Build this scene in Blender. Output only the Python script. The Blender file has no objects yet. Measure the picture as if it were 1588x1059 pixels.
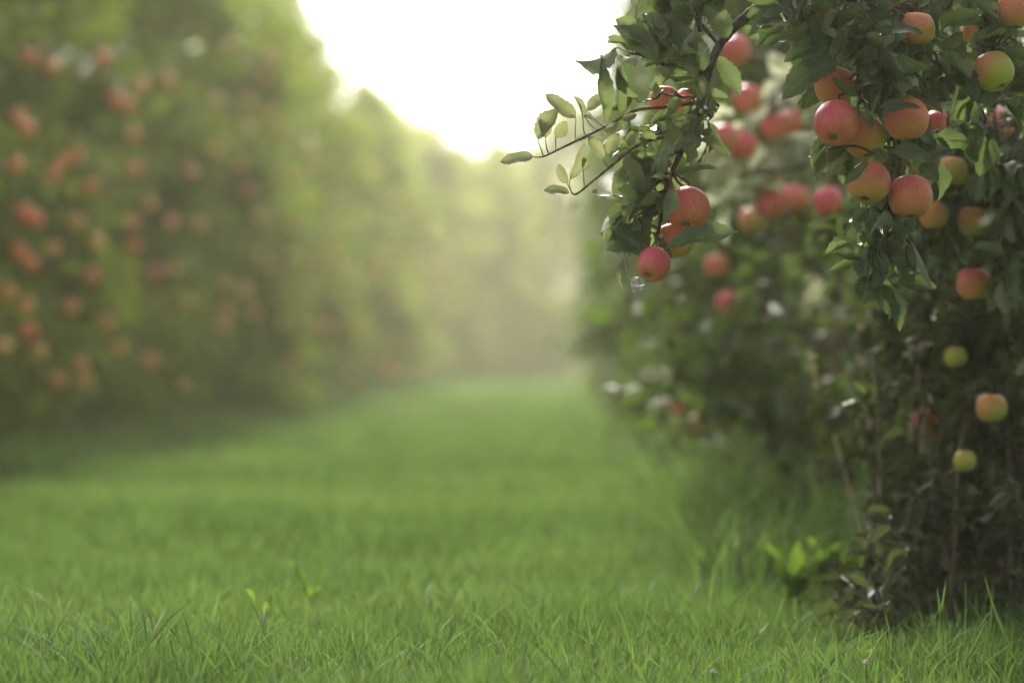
import bpy, math, random
import numpy as np
from mathutils import Vector, Matrix, Quaternion, noise

random.seed(7); rng = np.random.default_rng(7)
S = bpy.context.scene
COL = S.collection
R = math.radians

# ------------------------------------------------------------------ camera
K = 36.0/85.0/1588.0                     # tangent per photo pixel
CAM = Vector((0, 0, 0.55))
FOCUS = 4.1
cd = bpy.data.cameras.new('camera'); cam = bpy.data.objects.new('camera', cd); COL.objects.link(cam)
cd.lens = 85; cd.sensor_width = 36; cd.clip_end = 3000; cd.clip_start = 0.05
cam.location = CAM
cam.rotation_euler = (R(90) + math.atan(30.5*K), 0, math.atan(86*K))
cd.dof.use_dof = True; cd.dof.focus_distance = FOCUS; cd.dof.aperture_fstop = 1.75; cd.dof.aperture_blades = 0
S.camera = cam
MC = Matrix.Translation(CAM) @ cam.rotation_euler.to_matrix().to_4x4()

def P(px, py, d):                        # photo pixel + distance -> a point in the world
    return MC @ Vector(((px-794)*K*d, (529.5-py)*K*d, -d))

def at_lateral(px, py, X):               # where the sight line meets the vertical plane x = X
    a = P(px, py, 1.0) - CAM
    t = X/a.x
    return CAM + a*t

# ------------------------------------------------------------------ light
SUN_AZ, SUN_EL = R(-7), R(38)
w = bpy.data.worlds.new('World'); S.world = w; w.use_nodes = True
nt = w.node_tree; nt.nodes.clear()
sky = nt.nodes.new('ShaderNodeTexSky'); sky.sky_type = 'NISHITA'; sky.sun_disc = False
sky.sun_elevation = SUN_EL; sky.sun_rotation = SUN_AZ; sky.air_density = 0.7; sky.dust_density = 6.0; sky.ozone_density = 0.6
hs = nt.nodes.new('ShaderNodeHueSaturation'); hs.inputs['Saturation'].default_value = 0.35   # thin high cloud whitens it
bg = nt.nodes.new('ShaderNodeBackground'); bg.inputs['Strength'].default_value = 0.15
wo = nt.nodes.new('ShaderNodeOutputWorld')
nt.links.new(sky.outputs[0], hs.inputs['Color']); nt.links.new(hs.outputs[0], bg.inputs[0]); nt.links.new(bg.outputs[0], wo.inputs[0])
sd = bpy.data.lights.new('sun', 'SUN'); sd.energy = 3.0; sd.angle = R(6); sd.color = (1, 0.93, 0.80)
so = bpy.data.objects.new('sun', sd); COL.objects.link(so)
sdir = Vector((math.sin(SUN_AZ)*math.cos(SUN_EL), math.cos(SUN_AZ)*math.cos(SUN_EL), math.sin(SUN_EL)))
so.rotation_euler = sdir.to_track_quat('Z', 'Y').to_euler()
S.view_settings.view_transform = 'Standard'; S.view_settings.look = 'None'
S.view_settings.exposure = 1.27; S.view_settings.gamma = 1
S.render.engine = 'CYCLES'
S.render.resolution_x = 1024; S.render.resolution_y = 682

# ------------------------------------------------------------------ node helpers
def newmat(name):
    m = bpy.data.materials.new(name); m.use_nodes = True
    nt = m.node_tree; nt.nodes.clear()
    return m, nt
def N(nt, t, **kw):
    n = nt.nodes.new(t)
    for k, v in kw.items():
        if k in n.inputs.keys() if hasattr(n.inputs, 'keys') else False: n.inputs[k].default_value = v
        else: setattr(n, k, v)
    return n
def lnk(nt, a, b): nt.links.new(a, b)
def math_(nt, op, a, b=None, c=None, clamp=False):
    n = nt.nodes.new('ShaderNodeMath'); n.operation = op; n.use_clamp = clamp
    for i, v in enumerate((a, b, c)):
        if v is None: continue
        if isinstance(v, (int, float)): n.inputs[i].default_value = v
        else: nt.links.new(v, n.inputs[i])
    return n.outputs[0]
def mixc(nt, f, a, b, mode='MIX'):
    n = nt.nodes.new('ShaderNodeMix'); n.data_type = 'RGBA'; n.blend_type = mode; n.clamp_factor = True
    for s, v in ((n.inputs[0], f), (n.inputs[6], a), (n.inputs[7], b)):
        if isinstance(v, (int, float)): s.default_value = v
        elif isinstance(v, tuple): s.default_value = (*v, 1)
        else: nt.links.new(v, s)
    return n.outputs[2]
def ramp(nt, x, a, b, lo=0.0, hi=1.0):
    n = nt.nodes.new('ShaderNodeMapRange'); n.interpolation_type = 'SMOOTHSTEP'
    nt.links.new(x, n.inputs[0]); n.inputs[1].default_value = a; n.inputs[2].default_value = b
    n.inputs[3].default_value = lo; n.inputs[4].default_value = hi
    return n.outputs[0]
def noise_(nt, vec, scale, detail=3, rough=0.55):
    n = nt.nodes.new('ShaderNodeTexNoise'); n.inputs['Scale'].default_value = scale
    n.inputs['Detail'].default_value = detail; n.inputs['Roughness'].default_value = rough
    if vec is not None: nt.links.new(vec, n.inputs['Vector'])
    return n.outputs['Fac']
def attr(nt, name):
    n = nt.nodes.new('ShaderNodeAttribute'); n.attribute_name = name; return n.outputs['Fac']
def geom(nt): return nt.nodes.new('ShaderNodeNewGeometry')

# ------------------------------------------------------------------ materials
def leaf_mat(name, top1, top2, under, trans, rough=0.42, veins=True, tr=0.35, spot=True):
    m, nt = newmat(name)
    r = attr(nt, 'rnd')
    top = mixc(nt, r, top1, top2)
    if not veins: top = mixc(nt, ramp(nt, r, 0.90, 0.93), top, (0.22, 0.15, 0.05))
    ta = trans
    if veins:
        uv = nt.nodes.new('ShaderNodeUVMap').outputs[0]
        sx = nt.nodes.new('ShaderNodeSeparateXYZ'); nt.links.new(uv, sx.inputs[0])
        u, v = sx.outputs[0], sx.outputs[1]            # u along 0..1, v across -1..1 stored as 0..1
        av = math_(nt, 'ABSOLUTE', math_(nt, 'SUBTRACT', math_(nt, 'MULTIPLY', v, 2.0), 1.0))
        mid = ramp(nt, av, 0.03, 0.09, 1.0, 0.0)
        ph = math_(nt, 'FRACT', math_(nt, 'SUBTRACT', math_(nt, 'MULTIPLY', u, 8.0), math_(nt, 'MULTIPLY', av, 1.6)))
        dd = math_(nt, 'ABSOLUTE', math_(nt, 'SUBTRACT', ph, 0.5))
        side = ramp(nt, dd, 0.03, 0.13, 1.0, 0.0)
        vein = math_(nt, 'MAXIMUM', mid, math_(nt, 'MULTIPLY', side, 0.45))
        tc = nt.nodes.new('ShaderNodeTexCoord').outputs['Object']
        n1 = noise_(nt, tc, 45, 4)
        top = mixc(nt, ramp(nt, n1, 0.35, 0.75, 0, 0.45), top, tuple(min(1, c*1.8) for c in top2))
        if spot:
            n2 = noise_(nt, tc, 30, 2)
            top = mixc(nt, ramp(nt, n2, 0.70, 0.76), top, (0.10, 0.055, 0.02))
        top = mixc(nt, math_(nt, 'MULTIPLY', vein, 0.55), top, (0.20, 0.27, 0.10))
        under = mixc(nt, math_(nt, 'MULTIPLY', vein, 0.5), under, (0.42, 0.46, 0.28))
        ta = mixc(nt, math_(nt, 'MULTIPLY', vein, 0.6), trans, (0.10, 0.16, 0.03))
    g = geom(nt)
    col = mixc(nt, g.outputs['Backfacing'], top, under)
    rg = ramp(nt, g.outputs['Backfacing'], 0, 1, rough, 0.7)
    p = nt.nodes.new('ShaderNodeBsdfPrincipled'); nt.links.new(col, p.inputs['Base Color']); nt.links.new(rg, p.inputs['Roughness'])
    p.inputs['Specular IOR Level'].default_value = 0.5 if veins else 0.22
    if veins:
        b = nt.nodes.new('ShaderNodeBump'); b.inputs['Strength'].default_value = 0.35; b.inputs['Distance'].default_value = 0.002
        nt.links.new(math_(nt, 'SUBTRACT', n1, vein), b.inputs['Height']); nt.links.new(b.outputs[0], p.inputs['Normal'])
    t = nt.nodes.new('ShaderNodeBsdfTranslucent')
    if isinstance(ta, tuple): t.inputs[0].default_value = (*ta, 1)
    else: nt.links.new(ta, t.inputs[0])
    mx = nt.nodes.new('ShaderNodeMixShader'); mx.inputs[0].default_value = tr
    nt.links.new(p.outputs[0], mx.inputs[1]); nt.links.new(t.outputs[0], mx.inputs[2])
    o = nt.nodes.new('ShaderNodeOutputMaterial'); nt.links.new(mx.outputs[0], o.inputs[0])
    return m

M_LEAF = leaf_mat('leaf_near', (0.020, 0.042, 0.017), (0.070, 0.105, 0.045), (0.21, 0.24, 0.16), (0.13, 0.19, 0.05), rough=0.36)
M_LEAFP = leaf_mat('leaf_pale', (0.10, 0.13, 0.06), (0.17, 0.19, 0.09), (0.30, 0.32, 0.20), (0.30, 0.32, 0.13), tr=0.4)
M_LEAF_R = leaf_mat('leaf_right_row', (0.018, 0.045, 0.012), (0.05, 0.09, 0.02), (0.15, 0.19, 0.09), (0.13, 0.21, 0.03), rough=0.5, veins=False, tr=0.3)
M_LEAF_L = leaf_mat('leaf_left_row', (0.010, 0.032, 0.006), (0.11, 0.18, 0.018), (0.13, 0.17, 0.04), (0.27, 0.36, 0.022), rough=0.4, veins=False, tr=0.42)
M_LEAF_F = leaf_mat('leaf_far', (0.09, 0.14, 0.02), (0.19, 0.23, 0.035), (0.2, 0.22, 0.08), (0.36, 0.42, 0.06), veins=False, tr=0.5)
M_LEAFM = leaf_mat('leaf_olive', (0.055, 0.082, 0.038), (0.15, 0.18, 0.095), (0.32, 0.35, 0.24), (0.20, 0.26, 0.08), rough=0.38)
M_LEAFD = leaf_mat('leaf_dark_painted_shade', (0.012, 0.024, 0.008), (0.05, 0.055, 0.018), (0.10, 0.12, 0.06), (0.10, 0.13, 0.025), rough=0.62, tr=0.25)  # darker leaf copy, the shade low in the tree put into its colour
M_LEAFW = leaf_mat('leaf_pale_painted_sun', (0.30, 0.34, 0.20), (0.46, 0.48, 0.34), (0.50, 0.53, 0.42), (0.52, 0.56, 0.36), veins=False, tr=0.5)  # paler leaf copy, sunlight put into its colour
M_WEED = leaf_mat('leaf_weed', (0.05, 0.12, 0.02), (0.10, 0.18, 0.03), (0.12, 0.2, 0.05), (0.20, 0.34, 0.03), tr=0.5, spot=False)

def bark_mat(name, a, b, scale=60):
    m, nt = newmat(name)
    tc = nt.nodes.new('ShaderNodeTexCoord').outputs['Object']
    mp = nt.nodes.new('ShaderNodeMapping'); mp.inputs['Scale'].default_value = (1, 1, 0.3); nt.links.new(tc, mp.inputs[0])
    n1 = noise_(nt, mp.outputs[0], scale, 5, 0.65)
    c = mixc(nt, ramp(nt, n1, 0.35, 0.68), a, b)
    p = nt.nodes.new('ShaderNodeBsdfPrincipled'); nt.links.new(c, p.inputs['Base Color']); p.inputs['Roughness'].default_value = 0.8
    bm = nt.nodes.new('ShaderNodeBump'); bm.inputs['Strength'].default_value = 0.7; bm.inputs['Distance'].default_value = 0.004
    nt.links.new(n1, bm.inputs['Height']); nt.links.new(bm.outputs[0], p.inputs['Normal'])
    o = nt.nodes.new('ShaderNodeOutputMaterial'); nt.links.new(p.outputs[0], o.inputs[0])
    return m
M_BARK = bark_mat('bark', (0.15, 0.105, 0.065), (0.36, 0.27, 0.17), 30)
M_TWIG = bark_mat('twig_bark', (0.045, 0.028, 0.028), (0.15, 0.11, 0.10), 160)
M_TWIGR = bark_mat('twig_reddish', (0.10, 0.045, 0.035), (0.22, 0.13, 0.10), 160)
M_STALK = bark_mat('dry_stalk_skin', (0.46, 0.38, 0.22), (0.68, 0.60, 0.40), 80)

def apple_mat(name='apple_skin', base_a=(0.58, 0.42, 0.11), base_b=(0.42, 0.46, 0.08), mid_c=(0.70, 0.26, 0.12), deep_c=(0.70, 0.095, 0.14), spec=0.35):
    m, nt = newmat(name)
    oi = nt.nodes.new('ShaderNodeObjectInfo')
    sc = nt.nodes.new('ShaderNodeSeparateColor'); nt.links.new(oi.outputs['Color'], sc.inputs[0])
    red, green = sc.outputs[0], sc.outputs[1]
    tc = nt.nodes.new('ShaderNodeTexCoord').outputs['Object']
    off = nt.nodes.new('ShaderNodeVectorMath'); off.operation = 'ADD'; nt.links.new(tc, off.inputs[0])
    cb = nt.nodes.new('ShaderNodeCombineXYZ')
    for i in range(3): nt.links.new(math_(nt, 'MULTIPLY', oi.outputs['Random'], 3.0+i), cb.inputs[i])
    nt.links.new(cb.outputs[0], off.inputs[1])
    vec = off.outputs[0]
    sp = nt.nodes.new('ShaderNodeSeparateXYZ'); nt.links.new(tc, sp.inputs[0])
    # streaks run from stem to calyx: noise over (angle, latitude)
    ang = math_(nt, 'ARCTAN2', sp.outputs[1], sp.outputs[0])
    cc = nt.nodes.new('ShaderNodeCombineXYZ')
    nt.links.new(math_(nt, 'COSINE', ang), cc.inputs[0]); nt.links.new(math_(nt, 'SINE', ang), cc.inputs[1])
    nt.links.new(math_(nt, 'MULTIPLY_ADD', sp.outputs[2], 6.0, math_(nt, 'MULTIPLY', oi.outputs['Random'], 9.0)), cc.inputs[2])
    streak = noise_(nt, cc.outputs[0], 15, 5, 0.7)
    fine = noise_(nt, vec, 420, 4, 0.7)
    big = noise_(nt, vec, 16, 3)
    # blush is strongest on the +X side (turned to the light by each apple's rotation) and near the stem
    side = math_(nt, 'MULTIPLY_ADD', sp.outputs[0], 9.0, math_(nt, 'MULTIPLY', sp.outputs[2], 8.0))
    b = math_(nt, 'ADD', math_(nt, 'MULTIPLY_ADD', red, 1.7, -0.55), side)
    b = math_(nt, 'ADD', b, math_(nt, 'MULTIPLY_ADD', streak, 1.5, -0.75))
    b = math_(nt, 'ADD', b, math_(nt, 'MULTIPLY_ADD', big, 0.8, -0.4))
    b = math_(nt, 'ADD', b, math_(nt, 'MULTIPLY_ADD', fine, 1.8, -0.9))
    base = mixc(nt, green, base_a, base_b)
    mid = mixc(nt, ramp(nt, b, -0.1, 0.55), base, mid_c)
    deep = mixc(nt, ramp(nt, b, 0.45, 1.25), mid, deep_c)
    vo = nt.nodes.new('ShaderNodeTexVoronoi'); vo.inputs['Scale'].default_value = 260; nt.links.new(vec, vo.inputs['Vector'])
    dots = ramp(nt, vo.outputs['Distance'], 0.10, 0.24, 0.5, 0.0)
    col = mixc(nt, dots, deep, (0.66, 0.42, 0.22))
    rr = math_(nt, 'SQRT', math_(nt, 'ADD', math_(nt, 'MULTIPLY', sp.outputs[0], sp.outputs[0]), math_(nt, 'MULTIPLY', sp.outputs[1], sp.outputs[1])))
    russ = math_(nt, 'MULTIPLY', ramp(nt, rr, 0.004, 0.013, 0.8, 0.0), 1.0)
    col = mixc(nt, russ, col, (0.22, 0.17, 0.06))
    p = nt.nodes.new('ShaderNodeBsdfPrincipled'); nt.links.new(col, p.inputs['Base Color'])
    p.inputs['Roughness'].default_value = 0.36; p.inputs['Specular IOR Level'].default_value = spec
    p.inputs['Sheen Weight'].default_value = 0.04
    p.inputs['Subsurface Weight'].default_value = 0.12; p.inputs['Subsurface Radius'].default_value = (0.02, 0.008, 0.004); p.inputs['Subsurface Scale'].default_value = 0.3
    bm = nt.nodes.new('ShaderNodeBump'); bm.inputs['Strength'].default_value = 0.10; bm.inputs['Distance'].default_value = 0.002
    nt.links.new(fine, bm.inputs['Height']); nt.links.new(bm.outputs[0], p.inputs['Normal'])
    o = nt.nodes.new('ShaderNodeOutputMaterial'); nt.links.new(p.outputs[0], o.inputs[0])
    return m
M_APPLE = apple_mat()
M_APPLE_L = apple_mat('apple_skin_left_painted_light', (0.85, 0.50, 0.12), (0.75, 0.52, 0.10), (0.88, 0.27, 0.07), (0.85, 0.07, 0.04), 0.15)  # brighter skin copy for the left row, front light put into its colour

def plain(name, c, rough=0.7, n=0.0, scale=40):
    m, nt = newmat(name)
    p = nt.nodes.new('ShaderNodeBsdfPrincipled'); p.inputs['Roughness'].default_value = rough
    tc = nt.nodes.new('ShaderNodeTexCoord').outputs['Object']
    col = mixc(nt, ramp(nt, noise_(nt, tc, scale), 0.3, 0.7), c, tuple(x*0.6 for x in c))
    nt.links.new(col, p.inputs['Base Color'])
    o = nt.nodes.new('ShaderNodeOutputMaterial'); nt.links.new(p.outputs[0], o.inputs[0])
    return m
M_STEM = plain('apple_stem', (0.16, 0.10, 0.05)); M_CALYX = plain('apple_calyx', (0.06, 0.05, 0.035))
M_PETAL = plain('clover_petal', (0.75, 0.68, 0.66)); M_WEB = plain('silvery_silk', (0.72, 0.74, 0.78), 0.35)

def grass_mat():
    m, nt = newmat('grass_blades')
    r = attr(nt, 'rnd'); h = attr(nt, 'hgt')
    tc = geom(nt).outputs['Position']
    mp = nt.nodes.new('ShaderNodeMapping'); mp.inputs['Scale'].default_value = (0.45, 1, 1); nt.links.new(tc, mp.inputs[0])
    patch = noise_(nt, mp.outputs[0], 0.75, 3)
    c = mixc(nt, r, (0.020, 0.055, 0.016), (0.080, 0.132, 0.034))
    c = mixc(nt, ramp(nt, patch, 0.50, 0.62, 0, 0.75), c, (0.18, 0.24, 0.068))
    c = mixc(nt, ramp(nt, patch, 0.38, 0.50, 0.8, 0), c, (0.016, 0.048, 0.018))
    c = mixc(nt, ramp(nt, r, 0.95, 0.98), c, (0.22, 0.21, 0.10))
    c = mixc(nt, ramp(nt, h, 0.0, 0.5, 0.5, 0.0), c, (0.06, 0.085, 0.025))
    p = nt.nodes.new('ShaderNodeBsdfPrincipled'); nt.links.new(c, p.inputs['Base Color']); p.inputs['Roughness'].default_value = 0.6; p.inputs['Specular IOR Level'].default_value = 0.25
    t = nt.nodes.new('ShaderNodeBsdfTranslucent'); nt.links.new(mixc(nt, 0.6, c, (0.18, 0.325, 0.060)), t.inputs[0])
    mx = nt.nodes.new('ShaderNodeMixShader'); mx.inputs[0].default_value = 0.42
    nt.links.new(p.outputs[0], mx.inputs[1]); nt.links.new(t.outputs[0], mx.inputs[2])
    o = nt.nodes.new('ShaderNodeOutputMaterial'); nt.links.new(mx.outputs[0], o.inputs[0])
    return m
M_GRASS = grass_mat()
def ground_mat():
    m, nt = newmat('orchard_soil_and_turf')
    pos = geom(nt).outputs['Position']
    a = noise_(nt, pos, 30, 6, 0.7); b = noise_(nt, pos, 0.5, 4); c3 = noise_(nt, pos, 4, 4)
    c = mixc(nt, ramp(nt, a, 0.3, 0.7), (0.07, 0.12, 0.03), (0.14, 0.22, 0.06))
    c = mixc(nt, ramp(nt, b, 0.4, 0.7, 0, 0.5), c, (0.12, 0.17, 0.04))
    c = mixc(nt, ramp(nt, c3, 0.45, 0.7, 0, 0.35), c, (0.06, 0.075, 0.03))
    p = nt.nodes.new('ShaderNodeBsdfPrincipled'); nt.links.new(c, p.inputs['Base Color']); p.inputs['Roughness'].default_value = 0.9
    p.inputs['Specular IOR Level'].default_value = 0.1
    bm = nt.nodes.new('ShaderNodeBump'); bm.inputs['Strength'].default_value = 0.8; bm.inputs['Distance'].default_value = 0.03
    nt.links.new(a, bm.inputs['Height']); nt.links.new(bm.outputs[0], p.inputs['Normal'])
    o = nt.nodes.new('ShaderNodeOutputMaterial'); nt.links.new(p.outputs[0], o.inputs[0])
    return m
M_GROUND = ground_mat()

# ------------------------------------------------------------------ object helpers
def tag(o, label=None, cat=None, group=None, kind=None):
    if label: o['label'] = label
    if cat: o['category'] = cat
    if group: o['group'] = group
    if kind: o['kind'] = kind
    return o
def empty(name, loc, rz=0):
    o = bpy.data.objects.new(name, None); COL.objects.link(o); o.location = loc; o.rotation_euler = (0, 0, rz)
    o.empty_display_size = 0.1
    return o
def link_mesh(name, me, parent=None):
    o = bpy.data.objects.new(name, me); COL.objects.link(o)
    if parent is not None: o.parent = parent
    return o

class MB:
    """collects vertices, faces, a per-vertex rnd value and optional uv"""
    def __init__(s): s.v = []; s.f = []; s.r = []; s.uv = []; s.n = 0; s.h = []
    def add(s, verts, faces, rnd=0.5, uv=None):
        b = s.n; s.v.extend(map(tuple, verts)); s.n += len(verts)
        s.f.extend([tuple(i+b for i in f) for f in faces]); s.r.extend([rnd]*len(verts))
        s.uv.extend(map(tuple, uv) if uv is not None else [(0.5, 0.5)]*len(verts))
    def build(s, name, mat, parent=None, origin=None, smooth=True):
        me = bpy.data.meshes.new(name)
        vs = np.array(s.v, dtype=np.float64).reshape(-1, 3)
        if origin is not None: vs = vs - np.array(origin)
        me.from_pydata(vs.tolist(), [], s.f); 
        a = me.attributes.new('rnd', 'FLOAT', 'POINT'); a.data.foreach_set('value', np.array(s.r, dtype=np.float32))
        ul = me.uv_layers.new(name='UVMap')
        li = np.empty(len(me.loops), dtype=np.int32); me.loops.foreach_get('vertex_index', li)
        ul.data.foreach_set('uv', np.array(s.uv, dtype=np.float32)[li].ravel())
        me.polygons.foreach_set('use_smooth', [smooth]*len(me.polygons))
        me.materials.append(mat); me.update()
        return link_mesh(name, me, parent)

def catmull(pts, n=6):
    pts = [Vector(p) for p in pts]
    if len(pts) < 3: return pts
    q = [pts[0]*2-pts[1]] + pts + [pts[-1]*2-pts[-2]]
    out = []
    for i in range(1, len(q)-2):
        for k in range(n):
            t = k/n
            out.append(0.5*((2*q[i]) + (q[i+1]-q[i-1])*t + (2*q[i-1]-5*q[i]+4*q[i+1]-q[i+2])*t*t + (3*q[i]-q[i-1]-3*q[i+1]+q[i+2])*t**3))
    out.append(pts[-1]); return out

def tube(mb, pts, r0, r1, sides=7, rough=0.0, rnd=0.5, power=1.0):
    n = len(pts); verts = []; faces = []
    up = Vector((0.31, 0.2, 0.93))
    for i, p in enumerate(pts):
        t = (pts[min(i+1, n-1)]-pts[max(i-1, 0)])
        if t.length < 1e-9: t = Vector((0, 0, 1))
        t.normalize()
        a = t.cross(up)
        if a.length < 0.05: a = t.cross(Vector((1, 0, 0)))
        a.normalize(); b = t.cross(a)
        r = r0+(r1-r0)*(i/(n-1))**power
        for k in range(sides):
            th = 2*math.pi*k/sides
            rr = r*(1+rough*(random.random()-0.5))
            verts.append(p+a*(math.cos(th)*rr)+b*(math.sin(th)*rr))
    for i in range(n-1):
        for k in range(sides):
            k2 = (k+1) % sides
            faces.append((i*sides+k, i*sides+k2, (i+1)*sides+k2, (i+1)*sides+k))
    faces.append(tuple(range(sides))[::-1]); faces.append(tuple((n-1)*sides+k for k in range(sides)))
    mb.add(verts, faces, rnd)

# ---- detailed leaf ---------------------------------------------------------
NU, NV = 15, 5
_u = np.linspace(0, 1, NU); _v = np.linspace(-1, 1, NV)
_prof = np.sin(np.pi*_u**0.85)**0.72; _prof[-1] = 0.0; _prof[0] = 0.06
LEAF_FACES = [(i*NV+j, (i+1)*NV+j, (i+1)*NV+j+1, i*NV+j+1) for i in range(NU-1) for j in range(NV-1)]
LEAF_UV = [(_u[i], (_v[j]+1)/2) for i in range(NU) for j in range(NV)]
def leaf(mb, base, tip, nrm, wr=0.52, fold=0.35, curl=0.25, wave=0.05, twist=0.0, petiole=None, rnd=None):
    """one leaf from base to tip; nrm points out of its upper face; petiole = point on the twig"""
    base = np.array(base); tip = np.array(tip)
    ax = tip-base; L = np.linalg.norm(ax); ax = ax/L
    n = np.array(nrm, dtype=float); n = n-ax*n.dot(ax)
    if np.linalg.norm(n) < 1e-3: n = np.cross(ax, (0.3, 0.9, 0.2))
    n /= np.linalg.norm(n); s = np.cross(n, ax)
    W = L*wr/2
    u = _u[:, None]; v = _v[None, :]
    ser = 1+0.07*np.where(np.arange(NU) % 2 == 0, 1, -1)[:, None]*(np.abs(v) > 0.9)
    tw = twist*(u-0.3)
    half = W*_prof[:, None]*ser
    x = half*v*math.cos(0.0)
    ph = random.random()*6.28
    z = np.abs(v)**1.3*half*fold + curl*L*(0.25-(u-0.5)**2)*1.0 + wave*L*np.sin(u*11+ph+v*1.5)*np.abs(v)
    xs = x*np.cos(tw)*(1-0.25*abs(fold)) - z*np.sin(tw); zs = x*np.sin(tw)+z*np.cos(tw)
    bx = (u-0)*L*(1-0.0*abs(curl)) + 0*v
    side_bend = (random.random()-0.5)*0.16*L*np.sin(np.pi*u)
    pts = base + bx[..., None]*ax + (xs+side_bend)[..., None]*s + zs[..., None]*n
    # petiole end meets the blade base
    r = random.random() if rnd is None else rnd
    mb.add(pts.reshape(-1, 3), LEAF_FACES, r, LEAF_UV)
    b0 = Vector(pts[0, NV//2])
    if petiole is not None:
        pp = Vector(petiole); m = (pp+b0)/2+Vector((0, 0, -0.12*(pp-b0).length))+Vector(n)*(-0.05*L)
        tube(mb, catmull([pp, m, b0, Vector(pts[2, NV//2])], 4), 0.0012, 0.0007, 4, rnd=0.95)

KEEP = []                                  # (px, py, radius px, distance) of fruit that no loose leaf should cover
MCI = MC.inverted()
def covers(pts):
    for p in pts:
        c = MCI @ Vector(p); d = -c.z
        if d < .1: continue
        x = c.x/d/K+794; y = 529.5-c.y/d/K
        for (ax, ay, ar, ad) in KEEP:
            if d < ad+0.01 and (x-ax)**2+(y-ay)**2 < ar*ar: return True
    return False
def rv():                                  # random unit vector
    while True:
        v = Vector((random.uniform(-1, 1), random.uniform(-1, 1), random.uniform(-1, 1)))
        if 0.1 < v.length < 1: return v.normalized()

def spur(mb, p, direction, n=6, L=0.07, down=0.35, spread=1.0):
    """a rosette of leaves around a spur at p"""
    d = Vector(direction).normalized()
    for k in range(n):
        dd = (d + rv()*spread + Vector((0, 0, -down))).normalized()
        l = L*random.uniform(0.6, 1.25)
        pet = random.uniform(0.014, 0.036)
        base = Vector(p) + dd*pet + Vector((0, 0, 0.004))
        droop = (dd + Vector((0, 0, -random.uniform(0.0, 0.7)))).normalized()
        tip = base + droop*l
        if covers((base, base.lerp(tip, .33), base.lerp(tip, .66), tip)): continue
        up = Vector((0, 0, 1)) + rv()*1.35 + Vector((-0.15, -0.25, 0))
        leaf(mb, base, tip, up, wr=random.uniform(0.42, 0.62), fold=random.uniform(0.1, 1.25), curl=random.uniform(-0.5, 0.55),
             wave=random.uniform(0.015, 0.075), twist=random.uniform(-1.2, 1.2), petiole=p)

# ------------------------------------------------------------------ ground
GZ = lambda x, y: 0.0
def ground():
    xs = np.concatenate([np.linspace(-300, -12, 8), np.linspace(-11, 11, 60), np.linspace(12, 300, 8)])
    ys = np.concatenate([np.linspace(-280, -3, 8), np.linspace(-2, 40, 90), np.linspace(42, 320, 12)])
    X, Y = np.meshgrid(xs, ys)
    Z = 0.012*np.sin(X*2.1+Y*0.7)+0.010*np.sin(Y*1.7-X*0.6)
    v = np.stack([X, Y, Z], -1).reshape(-1, 3); nx = len(xs)
    f = [(j*nx+i, j*nx+i+1, (j+1)*nx+i+1, (j+1)*nx+i) for j in range(len(ys)-1) for i in range(nx-1)]
    me = bpy.data.meshes.new('ground'); me.from_pydata(v.tolist(), [], f); me.materials.append(M_GROUND)
    me.polygons.foreach_set('use_smooth', [True]*len(me.polygons))
    tag(link_mesh('ground', me), kind='structure')
ground()
def gz(X, Y): return 0.012*np.sin(X*2.1+Y*0.7)+0.010*np.sin(Y*1.7-X*0.6)

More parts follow.
